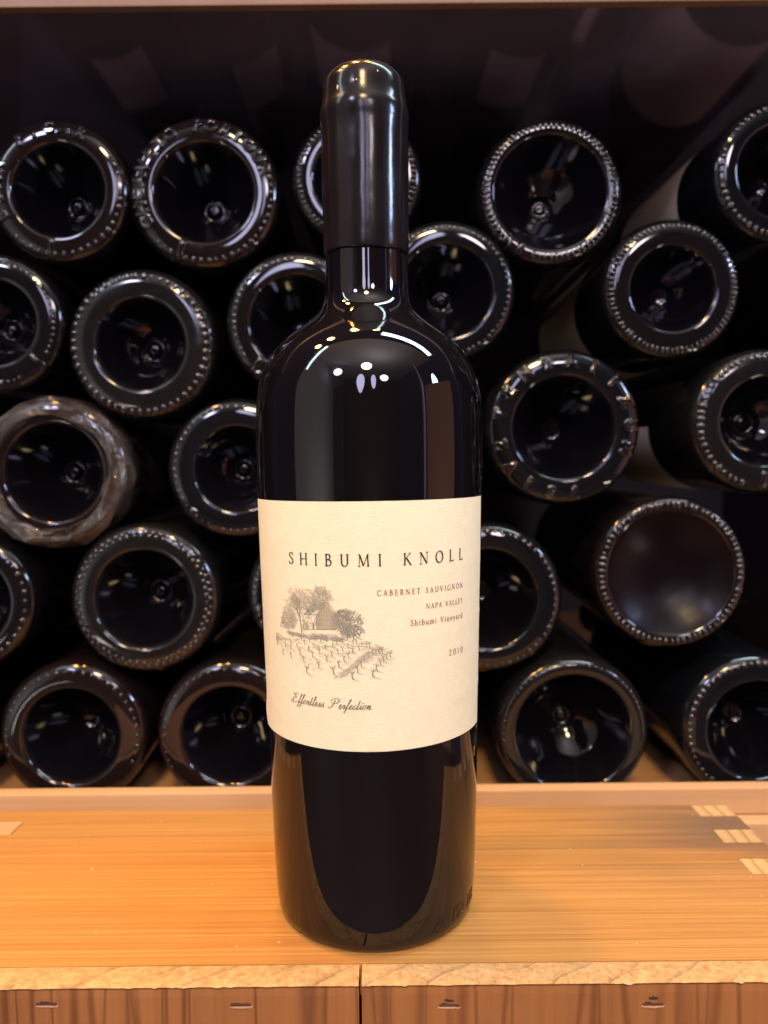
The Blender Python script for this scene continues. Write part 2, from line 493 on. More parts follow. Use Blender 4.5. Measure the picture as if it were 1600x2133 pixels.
# crumbs of sawdust and wood chips lying on the board
rnd = random.Random(5)
v, f = [], []
for k in range(70):
    x = rnd.uniform(-.16, .15); y = rnd.uniform(-.045, .068)
    if hypot(x, y) < .037: continue
    s = rnd.uniform(.00008, .00024) * (1.5 if rnd.random() < .12 else 1); a = rnd.uniform(0, pi); l = rnd.uniform(1, 2.6)
    z = CZ + .00005; o0 = len(v)
    for dx, dy, dz in ((-l, -1, 0), (l, -.8, 0), (l * .8, 1, 0), (-l, .7, 0), (0, 0, 1.3)):
        v.append((x + s * (dx * cos(a) - dy * sin(a)), y + s * (dx * sin(a) + dy * cos(a)), z + s * dz))
    f += [(o0, o0 + 1, o0 + 4), (o0 + 1, o0 + 2, o0 + 4), (o0 + 2, o0 + 3, o0 + 4), (o0 + 3, o0, o0 + 4)]
cr = link("sawdust", from_data("sawdust", v, f), plain("sawdust_wood", (.62, .42, .22), .8))
cr.location = (0, 0, -CZ)
tag(cr, "loose sawdust crumbs scattered on the crate top", "sawdust", None, "stuff")

# ------------------------------------------------------------------ the standing bottle
PROF = [(.0000, .0352), (.0137, .0362), (.0334, .0369), (.0501, .0373), (.0760, .03795), (.1100, .0388), (.1469, .0396), (.1640, .03985),
        (.1744, .0397), (.1835, .0391), (.1893, .0378), (.1962, .0345), (.2015, .0300), (.2062, .0241), (.2100, .0190), (.2130, .0162),
        (.2162, .0150), (.2207, .0146), (.2343, .0144), (.2600, .0144), (.2700, .0143)]
pz = [a for a, b in PROF]; pr = [b for a, b in PROF]
def bottle_r(z): return pchip(pz, pr, z)
def smooth_profile(z0, z1, n):
    zs = [z0 + (z1 - z0) * i / n for i in range(n + 1)]
    return [(sum(bottle_r(min(max(z + d * .0016, 0), .27)) * wt for d, wt in ((-1.5, .1), (-.75, .2), (0, .4), (.75, .2), (1.5, .1))), z) for z in zs]
bottle = empty("wine_bottle", (.00045, 0, 0), "tall black standing wine bottle with cream paper label and dark wax top", "bottle")
prof = [(0, .013), (.006, .0128), (.014, .0100), (.022, .0040), (.0265, .0008), (.0290, .0001), (.0320, .0002), (.0337, .0008), (.0347, .0018), (.0353, .0032)]
prof += [(r, z) for r, z in smooth_profile(.0048, .268, 150)]
bottle.rotation_euler = (0, -.004, 0)
body = link("glass_body", lathe_z("glass_body", prof, 192), MAIN_GLASS, bottle, True)

# wax capsule: dipped, uneven lower edge, rounded top
WZ = .2318
WP = [(WZ, .01462), (.2326, .01478), (.2400, .01490), (.2500, .01500), (.2600, .01508), (.2690, .0151), (.2735, .01518), (.2765, .01545), (.2780, .01550),
      (.2797, .01535), (.2816, .01485), (.2840, .01442), (.2862, .0142), (.2890, .0138), (.2910, .0129), (.2925, .0115), (.2938, .0094), (.2947, .0066), (.2953, .0034), (.2955, .0)]
wz = [a for a, b in WP]; wr = [b for a, b in WP]
wprof = [(.01445, WZ + .0002)] + [(pchip(wz, wr, WZ + (.2955 - WZ) * t), WZ + (.2955 - WZ) * t) for t in [i / 90 for i in range(90)]] + [(.0, .2955)]
def wax_wob(r, z, a):
    k = max(0, 1 - (z - WZ) / .004)
    d = noise.noise(Vector((cos(a) * 1.6, sin(a) * 1.6, 2))) * .0009 * k - sin(a) * -.0009 * k
    q = noise.noise(Vector((cos(a) * 1.3, sin(a) * 1.3, z * 60))) * .00014 + noise.noise(Vector((cos(a) * 3, sin(a) * 3, z * 260))) * .00003
    return r + (q if z > WZ + .0004 else 0), z + d
cap = link("wax_capsule", lathe_z("wax_capsule", wprof, 144, wax_wob), WAX, bottle, True)
# pale nicks in the wax
for a, z, s in ((-.62, .2835, .0010), (-.22, .2848, .0005), (-.15, .2849, .00045), (.35, .2880, .0004)):
    r = pchip(wz, wr, z) + .0001
    bm = bmesh.new(); bmesh.ops.create_icosphere(bm, subdivisions=1, radius=s * .55)
    for q in bm.verts:
        q.co.y *= .35; q.co.z *= 1.7; q.co += Vector((sin(q.co.x * 9000) * s * .1, 0, 0))
    bmesh.ops.rotate(bm, verts=bm.verts, matrix=Matrix.Rotation(a, 3, 'Z'))
    bmesh.ops.translate(bm, verts=bm.verts, vec=(r * sin(a), -r * cos(a), z))
    me = bpy.data.meshes.new("wax_nick"); bm.to_mesh(me); bm.free()
    link("wax_nick", me, CHIP, cap, True)

# paper label
LZ0, LZ1, LA0, LA1 = .0689, .1478, -1.309, 1.294
def on_label(a, z, off):
    r = bottle_r(z) + off
    return (r * sin(a), -r * cos(a), z)
def label_mesh():
    na, nz = 90, 48
    v, f = [], []
    def edge(t): return min(t, 1 - t)
    for j in range(nz + 1):
        for i in range(na + 1):
            a = LA0 + (LA1 - LA0) * i / na; z = LZ0 + (LZ1 - LZ0) * j / nz
            wr_ = noise.noise(Vector((a * 3, z * 60, 4))) * .00006
            # two shallow creases running to the lower right
            for z0, s, amp in ((.1035, .0055, .00011), (.0800, .0040, .00010), (.1245, .003, .00006)):
                d = z - (z0 + s * (a - .4)); m = max(0, min(1, (a - .15) * 2))
                wr_ += amp * m * math.exp(-(d / .0007)**2)
            if i < 2 and j < 10: wr_ += (.0004 if i == 0 else .0001) * math.exp(-((j - 3) / 2.5)**2)
            v.append(on_label(a, z, .00013 + wr_))
    for j in range(nz):
        for i in range(na):
            p = j * (na + 1) + i; f.append((p, p + 1, p + na + 2, p + na + 1))
    # rim folding back to the glass gives the paper its thickness
    def rim(idx):
        o0 = len(v)
        for p in idx:
            x, y, z = v[p]; k = 1 - .00011 / hypot(x, y); v.append((x, y, z)); v.append((x * k, y * k, z))
        for q in range(len(idx) - 1): f.append((o0 + 2 * q, o0 + 2 * q + 1, o0 + 2 * q + 3, o0 + 2 * q + 2))
    top = [nz * (na + 1) + i for i in range(na + 1)]; bot = [i for i in range(na + 1)]
    lef = [j * (na + 1) for j in range(nz + 1)]; rig = [j * (na + 1) + na for j in range(nz + 1)]
    rim(top); rim(bot[::-1]); rim(lef); rim(rig[::-1])
    return from_data("label", v, f)
label = link("label", label_mesh(), PAPER, bottle, True)
label['label'] = "cream laid paper label with a vineyard etching"

# ---- lettering: pen drawn glyphs, cap height 1
def arc(cx, cy, rx, ry, a0, a1, n=14):
    return [(cx + rx * cos(radians(a0 + (a1 - a0) * i / n)), cy + ry * sin(radians(a0 + (a1 - a0) * i / n))) for i in range(n + 1)]
def sf(x, y, l=.11, r=.11): return ('t', [(x - l, y), (x + r, y)])
def stem(x, y0=0, y1=1, top=True, bot=True, l=.11):
    o = [('l', [(x, y0), (x, y1)])]
    if bot: o.append(sf(x, y0 + .018, l, l))
    if top: o.append(sf(x, y1 - .018, l, l))
    return o
G = {}
G['H'] = (.80, stem(.13) + stem(.67) + [('l', [(.13, .52), (.67, .52)])])
G['I'] = (.28, stem(.14))
G['L'] = (.56, stem(.14) + [('l', [(.14, .025), (.50, .025)]), ('t', [(.50, 0), (.53, .17)])])
G['E'] = (.58, stem(.14) + [('l', [(.14, .025), (.50, .025)]), ('t', [(.50, 0), (.53, .16)]), ('l', [(.14, .975), (.47, .975)]), ('t', [(.47, 1), (.48, .85)]), ('l', [(.14, .53), (.41, .53)]), ('t', [(.41, .44), (.41, .62)])])
G['T'] = (.64, stem(.32, 0, 1, False) + [('l', [(.05, .975), (.59, .975)]), ('t', [(.05, 1), (.03, .84)]), ('t', [(.59, 1), (.61, .84)])])
G['N'] = (.84, [('t', [(.13, 0), (.13, .98)]), sf(.13, .018), sf(.09, .982, .08, .1), ('l', [(.12, .98), (.70, .02)]), ('t', [(.70, .02), (.70, 1)]), sf(.70, .982)])
G['M'] = (.98, [('t', [(.12, 0), (.17, .98)]), sf(.12, .018), sf(.13, .982, .08, .06), ('l', [(.16, .98), (.47, .04)]), ('t', [(.47, .04), (.79, .98)]), ('l', [(.80, .98), (.85, .02)]), sf(.85, .018), sf(.83, .982, .06, .08)])
G['K'] = (.74, stem(.14) + [('t', [(.17, .48), (.58, .97)]), sf(.58, .982, .1, .1), ('l', [(.27, .60), (.64, .03)]), sf(.66, .018, .08, .1)])
G['U'] = (.78, [('l', [(.14, 1), (.14, .38)] + arc(.385, .30, .245, .285, 180, 360)[1:] + [(.63, .34), (.63, 1)]), sf(.14, .982), sf(.63, .982)])
G['B'] = (.62, stem(.13) + [('c', [(.13, .98), (.33, .97), (.44, .88), (.45, .74), (.36, .58), (.18, .54)]), ('c', [(.18, .54), (.40, .51), (.53, .40), (.52, .20), (.40, .05), (.13, .02)])])
G['R'] = (.68, stem(.13) + [('c', [(.13, .98), (.33, .97), (.45, .88), (.46, .73), (.37, .55), (.16, .50)]), ('l', [(.29, .51), (.60, .02)]), sf(.62, .018, .07, .06)])
G['P'] = (.58, stem(.13) + [('c', [(.13, .98), (.33, .97), (.47, .87), (.48, .70), (.37, .51), (.16, .46)])])
G['S'] = (.52, [('c', [(.42, .80), (.40, .92), (.30, .985), (.19, .97), (.09, .88), (.09, .73), (.19, .60), (.33, .48), (.43, .35), (.43, .16), (.33, .04), (.20, .015), (.09, .07), (.05, .22)]), ('t', [(.425, .79), (.425, .97)]), ('t', [(.05, .03), (.05, .23)])])
G['O'] = (.84, [('l', arc(.42, .5, .345, .49, 90, 450, 30))])
G['C'] = (.74, [('l', arc(.43, .5, .36, .49, 48, 312, 24)), ('t', [(.67, .98), (.67, .78)]), ('t', [(.67, .03), (.67, .17)])])
G['G'] = (.80, [('l', arc(.43, .5, .36, .49, 48, 312, 24)), ('t', [(.67, .98), (.67, .78)]), ('l', [(.67, .14), (.67, .42)]), sf(.66, .42, .11, .09)])
G['A'] = (.74, [('t', [(.10, 0), (.36, .98)]), ('l', [(.36, .98), (.63, .02)]), ('t', [(.20, .36), (.52, .36)]), sf(.10, .018, .09, .1), sf(.64, .018, .1, .09)])
G['V'] = (.72, [('l', [(.10, .98), (.37, .02)]), ('t', [(.37, .02), (.62, .98)]), sf(.10, .982, .09, .11), sf(.62, .982, .1, .09)])
G['Y'] = (.66, stem(.33, 0, .46, False) + [('l', [(.08, .98), (.33, .46)]), ('t', [(.33, .46), (.58, .98)]), sf(.08, .982, .08, .1), sf(.58, .982, .09, .08)])
G[' '] = (.42, [])
G['h'] = (.56, stem(.12, 0, 1, False, True, .09) + [('t', [(.02, .98), (.12, 1)]), ('c', [(.13, .48), (.22, .60), (.34, .62), (.42, .52), (.43, .36), (.43, .0)]), sf(.43, .018, .09, .09)])
G['i'] = (.28, stem(.14, 0, .62, False, True, .09) + [('t', [(.05, .60), (.14, .63)]), ('d', [(.14, .86)])])
G['b'] = (.58, [('l', [(.12, .04), (.12, 1)]), ('t', [(.02, .98), (.12, 1)]), ('l', arc(.30, .31, .20, .30, 160, -200, 20))])
G['u'] = (.58, [('l', [(.12, .62), (.12, .20)] + arc(.26, .18, .14, .17, 180, 300, 8)[1:] + [(.42, .14)]), ('l', [(.43, .62), (.43, .02)]), sf(.08, .60, .05, .04), sf(.40, .60, .06, .03), sf(.47, .018, .04, .06)])
G['m'] = (.86, stem(.12, 0, .62, False, True, .09) + [('t', [(.03, .60), (.12, .63)]), ('c', [(.13, .46), (.22, .60), (.33, .62), (.40, .52), (.41, .36), (.41, .0)]), sf(.41, .018, .09, .09), ('c', [(.42, .46), (.51, .60), (.62, .62), (.70, .52), (.71, .36), (.71, .0)]), sf(.71, .018, .09, .09)])
G['n'] = (.58, stem(.12, 0, .62, False, True, .09) + [('t', [(.03, .60), (.12, .63)]), ('c', [(.13, .46), (.22, .60), (.34, .62), (.42, .52), (.43, .36), (.43, .0)]), sf(.43, .018, .09, .09)])
G['e'] = (.50, [('l', [(.08, .36), (.42, .36)]), ('l', arc(.26, .31, .18, .30, 10, 315, 20))])
G['y'] = (.54, [('l', [(.08, .60), (.27, .04)]), ('t', [(.46, .60), (.20, -.22), (.08, -.26)]), sf(.08, .60, .07, .08), sf(.46, .60, .07, .07)])
G['a'] = (.50, [('c', [(.10, .50), (.20, .62), (.32, .58), (.36, .46), (.36, .08), (.44, .02)]), ('l', arc(.22, .18, .14, .17, 60, 330, 16)), ('t', [(.22, .36), (.36, .38)])])
G['r'] = (.42, stem(.12, 0, .62, False, True, .09) + [('t', [(.03, .60), (.12, .63)]), ('c', [(.13, .44), (.22, .58), (.32, .61)]), ('d', [(.33, .57)])])
G['d'] = (.58, [('l', [(.44, .0), (.44, 1)]), ('t', [(.35, .98), (.44, 1)]), ('l', arc(.26, .31, .19, .30, 20, 340, 20)), sf(.47, .018, .03, .07)])
G['2'] = (.54, [('c', [(.08, .76), (.12, .91), (.26, .985), (.40, .90), (.43, .73), (.33, .50), (.08, .05)]), ('l', [(.06, .035), (.48, .035)]), ('t', [(.48, .0), (.50, .15)])])
G['0'] = (.58, [('l', arc(.29, .5, .21, .485, 90, 450, 26))])
G['1'] = (.40, stem(.20, 0, 1, False) + [('t', [(.06, .88), (.20, .99)])])
G['5'] = (.52, [('l', [(.14, .97), (.44, .97)]), ('l', [(.14, .97), (.12, .58)]), ('c', [(.12, .58), (.28, .62), (.43, .48), (.44, .26), (.32, .05), (.16, .02), (.06, .10)])])
G['7'] = (.50, [('l', [(.06, .97), (.46, .97)]), ('l', [(.46, .97), (.18, .0)])])
# copperplate script (x height .42), sheared when laid out
SC = {}
SC['E'] = (.80, [('c', [(.12, .74), (.06, .86), (.10, 1.0)]), ('c', [(.62, .84), (.58, .98), (.42, 1.0), (.30, .88), (.34, .68), (.50, .58), (.40, .56), (.20, .44), (.14, .20), (.28, .02), (.50, .02), (.68, .20)]), ('c', [(.28, .04), (.06, -.02), (-.04, .10), (.04, .20), (.14, .16)])])
SC['f'] = (.26, [('c', [(-.02, .06), (.12, .40), (.22, .84), (.28, .96), (.22, 1.0), (.16, .86), (.10, .30), (.05, -.22), (-.02, -.42)]), ('c', [(.05, -.1), (.14, .02), (.26, .10)])])
SC['o'] = (.34, [('c', [(.20, .42), (.08, .36), (.03, .18), (.10, .02), (.20, .04), (.27, .22), (.22, .42), (.36, .38)])])
SC['r'] = (.30, [('c', [(.0, .10), (.10, .40), (.12, .30), (.20, .40), (.20, .20), (.18, .04), (.24, .0), (.34, .14)])])
SC['t'] = (.26, [('c', [(.0, .10), (.12, .50), (.14, .86), (.10, .30), (.10, .05), (.16, .0), (.28, .14)])])
SC['l'] = (.24, [('c', [(.0, .10), (.14, .56), (.20, .92), (.14, .98), (.10, .60), (.08, .10), (.14, .0), (.26, .14)])])
SC['e'] = (.28, [('c', [(.0, .10), (.16, .24), (.20, .38), (.12, .42), (.05, .24), (.07, .05), (.16, .0), (.30, .14)])])
SC['s'] = (.30, [('c', [(.0, .08), (.12, .34), (.14, .44), (.20, .26), (.20, .08), (.10, .0), (.04, .06)]), ('t', [(.14, .01), (.32, .12)])])
SC['P'] = (.92, [('c', [(.46, .86), (.40, .50), (.30, .16), (.14, .0), (.0, .04), (.02, .14)]), ('c', [(.30, .52), (.12, .62), (.10, .84), (.30, 1.0), (.58, 1.02), (.78, .90), (.76, .68), (.58, .52), (.42, .54)])])
SC['c'] = (.28, [('c', [(.22, .34), (.16, .42), (.06, .30), (.04, .10), (.12, .0), (.20, .02), (.30, .14)])])
SC['i'] = (.22, [('c', [(.0, .10), (.10, .42), (.08, .10), (.14, .0), (.24, .14)]), ('d', [(.16, .62)])])
SC['n'] = (.44, [('c', [(.0, .14), (.08, .42), (.06, .02)]), ('c', [(.06, .04), (.16, .34), (.24, .42), (.26, .34), (.24, .08), (.30, .0), (.42, .14)])])
SC[' '] = (.34, [])

class Ribbons:
    def __init__(s): s.v = []; s.f = []; s.k = 0
    def stroke(s, pts, wfun, surf, base=.00030):
        """pts in surface units, wfun(dx,dy,t)->width"""
        q = [pts[0]]
        for p in pts[1:]:
            if hypot(p[0] - q[-1][0], p[1] - q[-1][1]) > 1e-6: q.append(p)
        if len(q) < 2: return
        off = base + (s.k % 24) * 2.5e-6; s.k += 1
        o0 = len(s.v); n = len(q)
        for i, p in enumerate(q):
            a = q[max(i - 1, 0)]; b = q[min(i + 1, n - 1)]
            dx, dy = b[0] - a[0], b[1] - a[1]; L = hypot(dx, dy) or 1
            dx /= L; dy /= L; hw = wfun(dx, dy, i / (n - 1)) / 2
            s.v.append(surf(p[0] - dy * hw, p[1] + dx * hw, off)); s.v.append(surf(p[0] + dy * hw, p[1] - dx * hw, off))
        for i in range(n - 1):
            a = o0 + 2 * i; s.f.append((a, a + 1, a + 3, a + 2))
    def dot(s, x, y, r, surf, base=.00030):
        off = base + (s.k % 24) * 2.5e-6; s.k += 1
        o0 = len(s.v)
        for i in range(10): s.v.append(surf(x + r * cos(i * pi / 5), y + r * sin(i * pi / 5), off))
        s.f.append(tuple(range(o0, o0 + 10)))
    def build(s, name, mat, parent): return link(name, from_data(name, s.v, s.f), mat, parent)

def label_surf(u, z, off): return on_label(u / 38.5, z / 1000.0, off)
def densify(p, step):
    out = [p[0]]
    for a, b in zip(p, p[1:]):
        n = max(1, int(hypot(b[0] - a[0], b[1] - a[1]) / step))
        for k in range(1, n + 1): out.append((a[0] + (b[0] - a[0]) * k / n, a[1] + (b[1] - a[1]) * k / n))
    return out
def lay_text(text, u0, u1, zb, h, font=G, thick=.115, thin=.042, shear=0.0, xs=1.0, surf=label_surf, base=.00030):
    R = Ribbons()
    adv = [font[c][0] * h * xs for c in text]
    tr = ((u1 - u0) - sum(adv)) / max(1, len(text) - 1)
    x = u0
    for c, a in zip(text, adv):
        for kind, pts in font[c][1]:
            P = catmull(pts, 7) if kind == 'c' else pts
            P = [(x + (px * xs + py * shear) * h, zb + py * h) for px, py in P]
            if kind == 'd': R.dot(P[0][0], P[0][1], .075 * h, surf, base); continue
            P = densify(P, .6)
            if kind == 't' and font is G: wf = lambda dx, dy, t: thin * h
            elif font is G: wf = lambda dx, dy, t: (thin + (thick - thin) * abs(dy * cos(radians(18)) - dx * sin(radians(18)))**1.4) * h
            else: wf = lambda dx, dy, t: (thin + (thick - thin) * max(0, abs(dy) - .25) * (1 if dy < 0 else .25)) * h
            R.stroke(P, wf, surf, base)
        x += a + tr
    return R
lay_text("SHIBUMI KNOLL", -27.1, 33.8, 127.8, 3.75, thick=.125, thin=.055).build("title_lettering", INK_DARK, label)
lay_text("CABERNET SAUVIGNON", 2.4, 33.9, 118.55, 1.72, thick=.13, thin=.065).build("variety_lettering", INK_RED, label)
lay_text("NAPA VALLEY", 18.1, 33.9, 113.5, 1.62, thick=.13, thin=.065).build("region_lettering", INK_RED, label)
lay_text("Shibumi Vineyard", 12.85, 34.0, 108.55, 1.82, thick=.125, thin=.065).build("vineyard_lettering", INK_RED, label)
lay_text("2010", 27.4, 34.3, 97.0, 2.0, thick=.13, thin=.065).build("vintage_lettering", INK_GREY, label)
lay_text("Effortless Perfection", -28.6, .1, 82.6, 3.2, SC, thick=.115, thin=.04, shear=.38, xs=1.15).build("script_lettering", INK_GREY, label)

# ---- vineyard etching
VINES = [(-35.4,101.0,1.53),(-32.4,102.9,1.29),(-34.4,102.9,1.27),(-30.6,101.4,1.57),(-32.0,98.5,1.98),(-28.0,102.8,1.40),(-27.9,100.7,1.72),(-28.2,98.1,2.12),(-25.0,101.6,1.64),(-23.2,104.0,1.30),(-24.0,99.8,1.93),(-22.6,97.6,2.27),(-21.2,94.3,2.81),(-21.9,103.0,1.46),(-19.9,103.8,1.37),(-20.3,101.3,1.75),(-18.2,102.4,1.61),(-18.9,99.6,2.03),(-17.6,104.6,1.28),(-17.0,96.5,2.51),(-16.5,100.9,1.85),(-15.8,104.2,1.36),(-14.1,102.2,1.68),(-13.9,98.8,2.19),(-12.2,100.2,2.00),(-11.8,103.2,1.55),(-11.9,95.0,2.79),(-10.3,104.0,1.43),(-10.2,101.1,1.88),(-10.0,97.2,2.47),(-8.7,102.0,1.75),(-8.5,104.4,1.39),(-8.1,98.8,2.23),(-6.8,103.1,1.58),(-6.8,100.2,2.03),(-5.3,101.6,1.82),(-5.3,104.2,1.42),(-4.2,104.5,1.38),(-3.5,102.4,1.71),(-4.2,95.7,2.71),(-3.0,97.6,2.43),(-2.4,103.5,1.54),(-1.9,99.2,2.18),(-0.6,100.3,2.03),(-1.1,103.2,1.59),(-0.2,103.2,1.58),(0.8,101.3,1.87),(2.0,96.2,2.63),(0.9,94.4,2.91),(-5.7,93.8,3.00),(4.0,98.9,2.23),(3.6,101.3,1.86),(2.8,101.3,1.87),(1.9,101.3,1.87),(5.1,99.6,2.10),(6.2,100.1,2.03),(3.0,97.8,2.39)]
rnd = random.Random(77)
U = rnd.uniform
vin = Ribbons(); hat = Ribbons(); tre = Ribbons(); hou = Ribbons(); lef = Ribbons()
cw = lambda w_: (lambda dx, dy, t: w_)
for u, z, s in VINES:                       # head pruned vines with a cast shadow each
    s *= 1.05
    b = U(-.12, .12)
    vin.stroke(catmull([(u + .1 * s, z - .5 * s), (u + b * s, z - .15 * s), (u, z + .12 * s)], 4), lambda dx, dy, t, s=s: .135 * s * (1.1 - .35 * t), label_surf)
    for k in range(3):
        dx = (k - 1) * .22 * s + U(-.08, .08) * s
        vin.stroke(catmull([(u, z + .08 * s), (u + dx * .8, z + .24 * s), (u + dx, z + (.42 + U(-.1, .12)) * s)], 4), lambda dx, dy, t, s=s: .085 * s * (1.1 - .6 * t), label_surf)
    hat.stroke(catmull([(u + .1 * s, z - .48 * s), (u + .38 * s, z - .56 * s), (u + .8 * s, z - .72 * s)], 4), lambda dx, dy, t, s=s: .11 * s * (1 - .8 * t), label_surf, .00026)
for k in range(70):
    u = U(-34, 5); z = U(96.5, 104.2)
    if z > 105 - max(0, u + 6) * .42 or z < 94 + max(0, -u - 22) * .5: continue
    if min(hypot(u - a_, z - b_) for a_, b_, c_ in VINES) < .9: continue
    q = U(.5, .9)
    vin.stroke([(u, z - .3 * q), (u + U(-.1, .1), z + .1 * q)], cw(.10), label_surf); vin.stroke([(u, z + .05 * q), (u + U(-.35, .35) * q, z + .4 * q)], cw(.08), label_surf)
def ground_z(u): return 105.6 + .05 * (u + 28) - max(0, u + 6) * .48 if u > -28 else 103.6 + (u + 28) * .15
for k in range(430):                        # hatching of the slope
    u = U(-36, 7); top = ground_z(u); lo = 93.5 + max(0, -u - 22) * .55 + max(0, u) * .55
    t = U(0, 1)**1.6; z = top + (lo - top) * t
    if z > top: continue
    L = U(.4, 1.1); sl = U(-.2, .1) - .15
    hat.stroke([(u - L, z - sl * L), (u, z + .05), (u + L, z + sl * L)], lambda dx, dy, tt, q=.16 * (1 - .72 * t): q * (1 - abs(2 * tt - 1) * .6), label_surf, .00026)
for k in range(150):                        # shade below the house and along the bank
    t = U(0, 1); u = -29 + 21 * t; z = 105.3 - 1.0 * t + U(-.5, .45) + (.9 * (t > .5)) * U(0, 1)
    lef.stroke([(u - .8, z + .16), (u + .8, z - .16)], cw(.12), label_surf)
for k in range(170):                        # diagonal track in the vines
    t = U(0, 1); u = -10 + 11 * t + U(-1.3, 1.3); z = 92.9 + 8.2 * t + U(-.5, .5)
    hat.stroke([(u - .5, z - .36), (u + .5, z + .34)], cw(.16), label_surf, .00026)
def scribble(rib, cu, cz, ru, rz, n, size, wd):
    for k in range(n):
        r = sqrt(U(0, 1)); a = U(0, 2 * pi)
        ru_ = ru * (1 + .18 * sin(3 * a + cu)); u = cu + r * ru_ * cos(a); z = cz + r * rz * sin(a)
        p = [(u, z)]
        for q in range(4): p.append((p[-1][0] + U(-size, size), p[-1][1] + U(-size, size)))
        rib.stroke(catmull(p, 3), cw(wd), label_surf)
scribble(lef, -6.6, 110.0, 4.5, 4.3, 330, .42, .13)      # round tree right of the house
scribble(tre, -8.6, 111.5, 2.6, 2.8, 130, .4, .13)
scribble(tre, -5.2, 107.6, 3.4, 1.7, 120, .4, .12)
scribble(hat, -15.2, 118.4, 3.8, 2.8, 190, .45, .10)     # airy trees behind the roof
scribble(lef, -15.6, 118.2, 2.6, 2.5, 120, .4, .09)
scribble(hat, -20.0, 115.9, 2.6, 1.8, 80, .4, .09)
scribble(lef, -18.6, 116.0, 1.8, 1.0, 50, .35, .10)
scribble(hat, -28.6, 110.3, 3.6, 3.5, 260, .45, .10); scribble(lef, -29.4, 109.0, 2.6, 2.4, 70, .4, .08); scribble(hat, -21.5, 118.0, 5.0, 2.6, 120, .4, .08)     # shrubs on the left
scribble(lef, -26.6, 109.2, 1.3, 2.4, 50, .4, .08)
scribble(hat, -24.6, 117.6, 3.4, 3.0, 120, .4, .07)      # twig haze of the tall tree
scribble(lef, -20.8, 113.6, 2.2, 2.0, 60, .35, .08); scribble(lef, -10.6, 110.4, 1.6, 3.0, 70, .4, .09); scribble(hat, -25.5, 113.5, 4.5, 4.2, 170, .45, .08)
scribble(hat, -19.6, 109.8, 2.2, 2.0, 60, .3, .07); scribble(lef, -16.6, 110.2, 1.2, 2.6, 40, .35, .08); scribble(lef, -21.6, 108.6, 1.0, 1.8, 40, .3, .08)
scribble(lef, -34.5, 103.0, 1.6, 1.4, 40, .3, .08)
def branch(u, z, a, L, w_, d):
    u2 = u + L * cos(a); z2 = z + L * sin(a); m = ((u + u2) / 2 + U(-.12, .12) * L, (z + z2) / 2 + U(-.06, .06) * L)
    tre.stroke(catmull([(u, z), m, (u2, z2)], 4), lambda dx, dy, t: w_ * (1 - .4 * t), label_surf)
    if d == 0: return
    for k in range(2 + (d > 2)):
        branch(u2, z2, a + U(-.75, .75), L * U(.55, .85), w_ * .62, d - 1)
tre.stroke(catmull([(-22.8, 105.8), (-23.1, 109), (-23.5, 111.8)], 5), cw(.42), label_surf)
for a0 in (2.2, 1.75, 1.35, 1.9): branch(-23.5, 111.6 + U(-.5, .4), a0, U(1.9, 2.8), .26, 4)
tre.stroke([(-6.9, 107.4), (-6.9, 104.8)], cw(.3), label_surf); tre.stroke([(-5.0, 107), (-4.9, 104.7)], cw(.26), label_surf)
# house: gable wall hatched, roof, dormers, pale front
for k in range(34):
    t = k / 33; u = -16.9 + 6.6 * t
    top = 112.4 + (116.0 - 112.4) * min(1, t / .63) if t < .63 else 116.0 - (t - .63) / .37 * 4.4
    lef.stroke(densify([(u, 107.7 + .2 * t), (u + U(-.05, .05), top - .1)], 1.5), cw(.115), label_surf)
for z in (109.0, 110.6, 112.0, 113.4): lef.stroke([(-16.8 + (z - 112.4 if z > 112.4 else 0) * 1.1, z), (-11.2, z + .1)], cw(.08), label_surf)
for p in ([(-17.2, 112.2), (-12.7, 116.3), (-9.6, 111.6)], [(-17.0, 112.4), (-17.0, 107.6)], [(-17.0, 107.6), (-10.3, 108.0)], [(-12.7, 116.3), (-18.6, 115.2), (-21.2, 112.0)], [(-22.0, 111.6), (-22.1, 107.2)], [(-22.1, 107.2), (-17.0, 107.6)],
          [(-21.3, 112), (-17.2, 112.2)], [(-20.6, 112.4), (-20.2, 114.6), (-19.6, 112.6)], [(-18.6, 112.6), (-18.2, 114.8), (-17.6, 112.8)], [(-32.9, 106.6), (-32.7, 108), (-28.8, 108.4), (-28.6, 106.4)], [(-32.9, 106.8), (-28, 106.4)]):
    tre.stroke(densify(p, 1.2), cw(.15), label_surf)
for k in range(26):
    t = k / 25; lef.stroke([(-20.6 + 6.5 * t, 112.6 + 1.6 * t), (-18.8 + 5.0 * t, 115.0 + .9 * t)], cw(.10 if k % 3 else .18), label_surf)
for u in (-20.2, -18.2): tre.stroke([(u, 112.8), (u + .05, 113.9)], cw(.4), label_surf)
tre.stroke([(-18.2, 107.5), (-18.2, 109.6)], cw(.55), label_surf); lef.stroke([(-20.6, 107.4), (-20.6, 109.3)], cw(.5), label_surf)
hat.build("etching_hatching", INK_PALE, label)['kind'] = 'stuff'
lef.build("etching_shading", INK_ART, label)['kind'] = 'stuff'
tre.build("etching_linework", ink_mat("etching_ink", (.26, .24, .19)), label)['kind'] = 'stuff'
vin.build("etching_vines", ink_mat("vine_ink", (.29, .265, .205)), label)['kind'] = 'stuff'

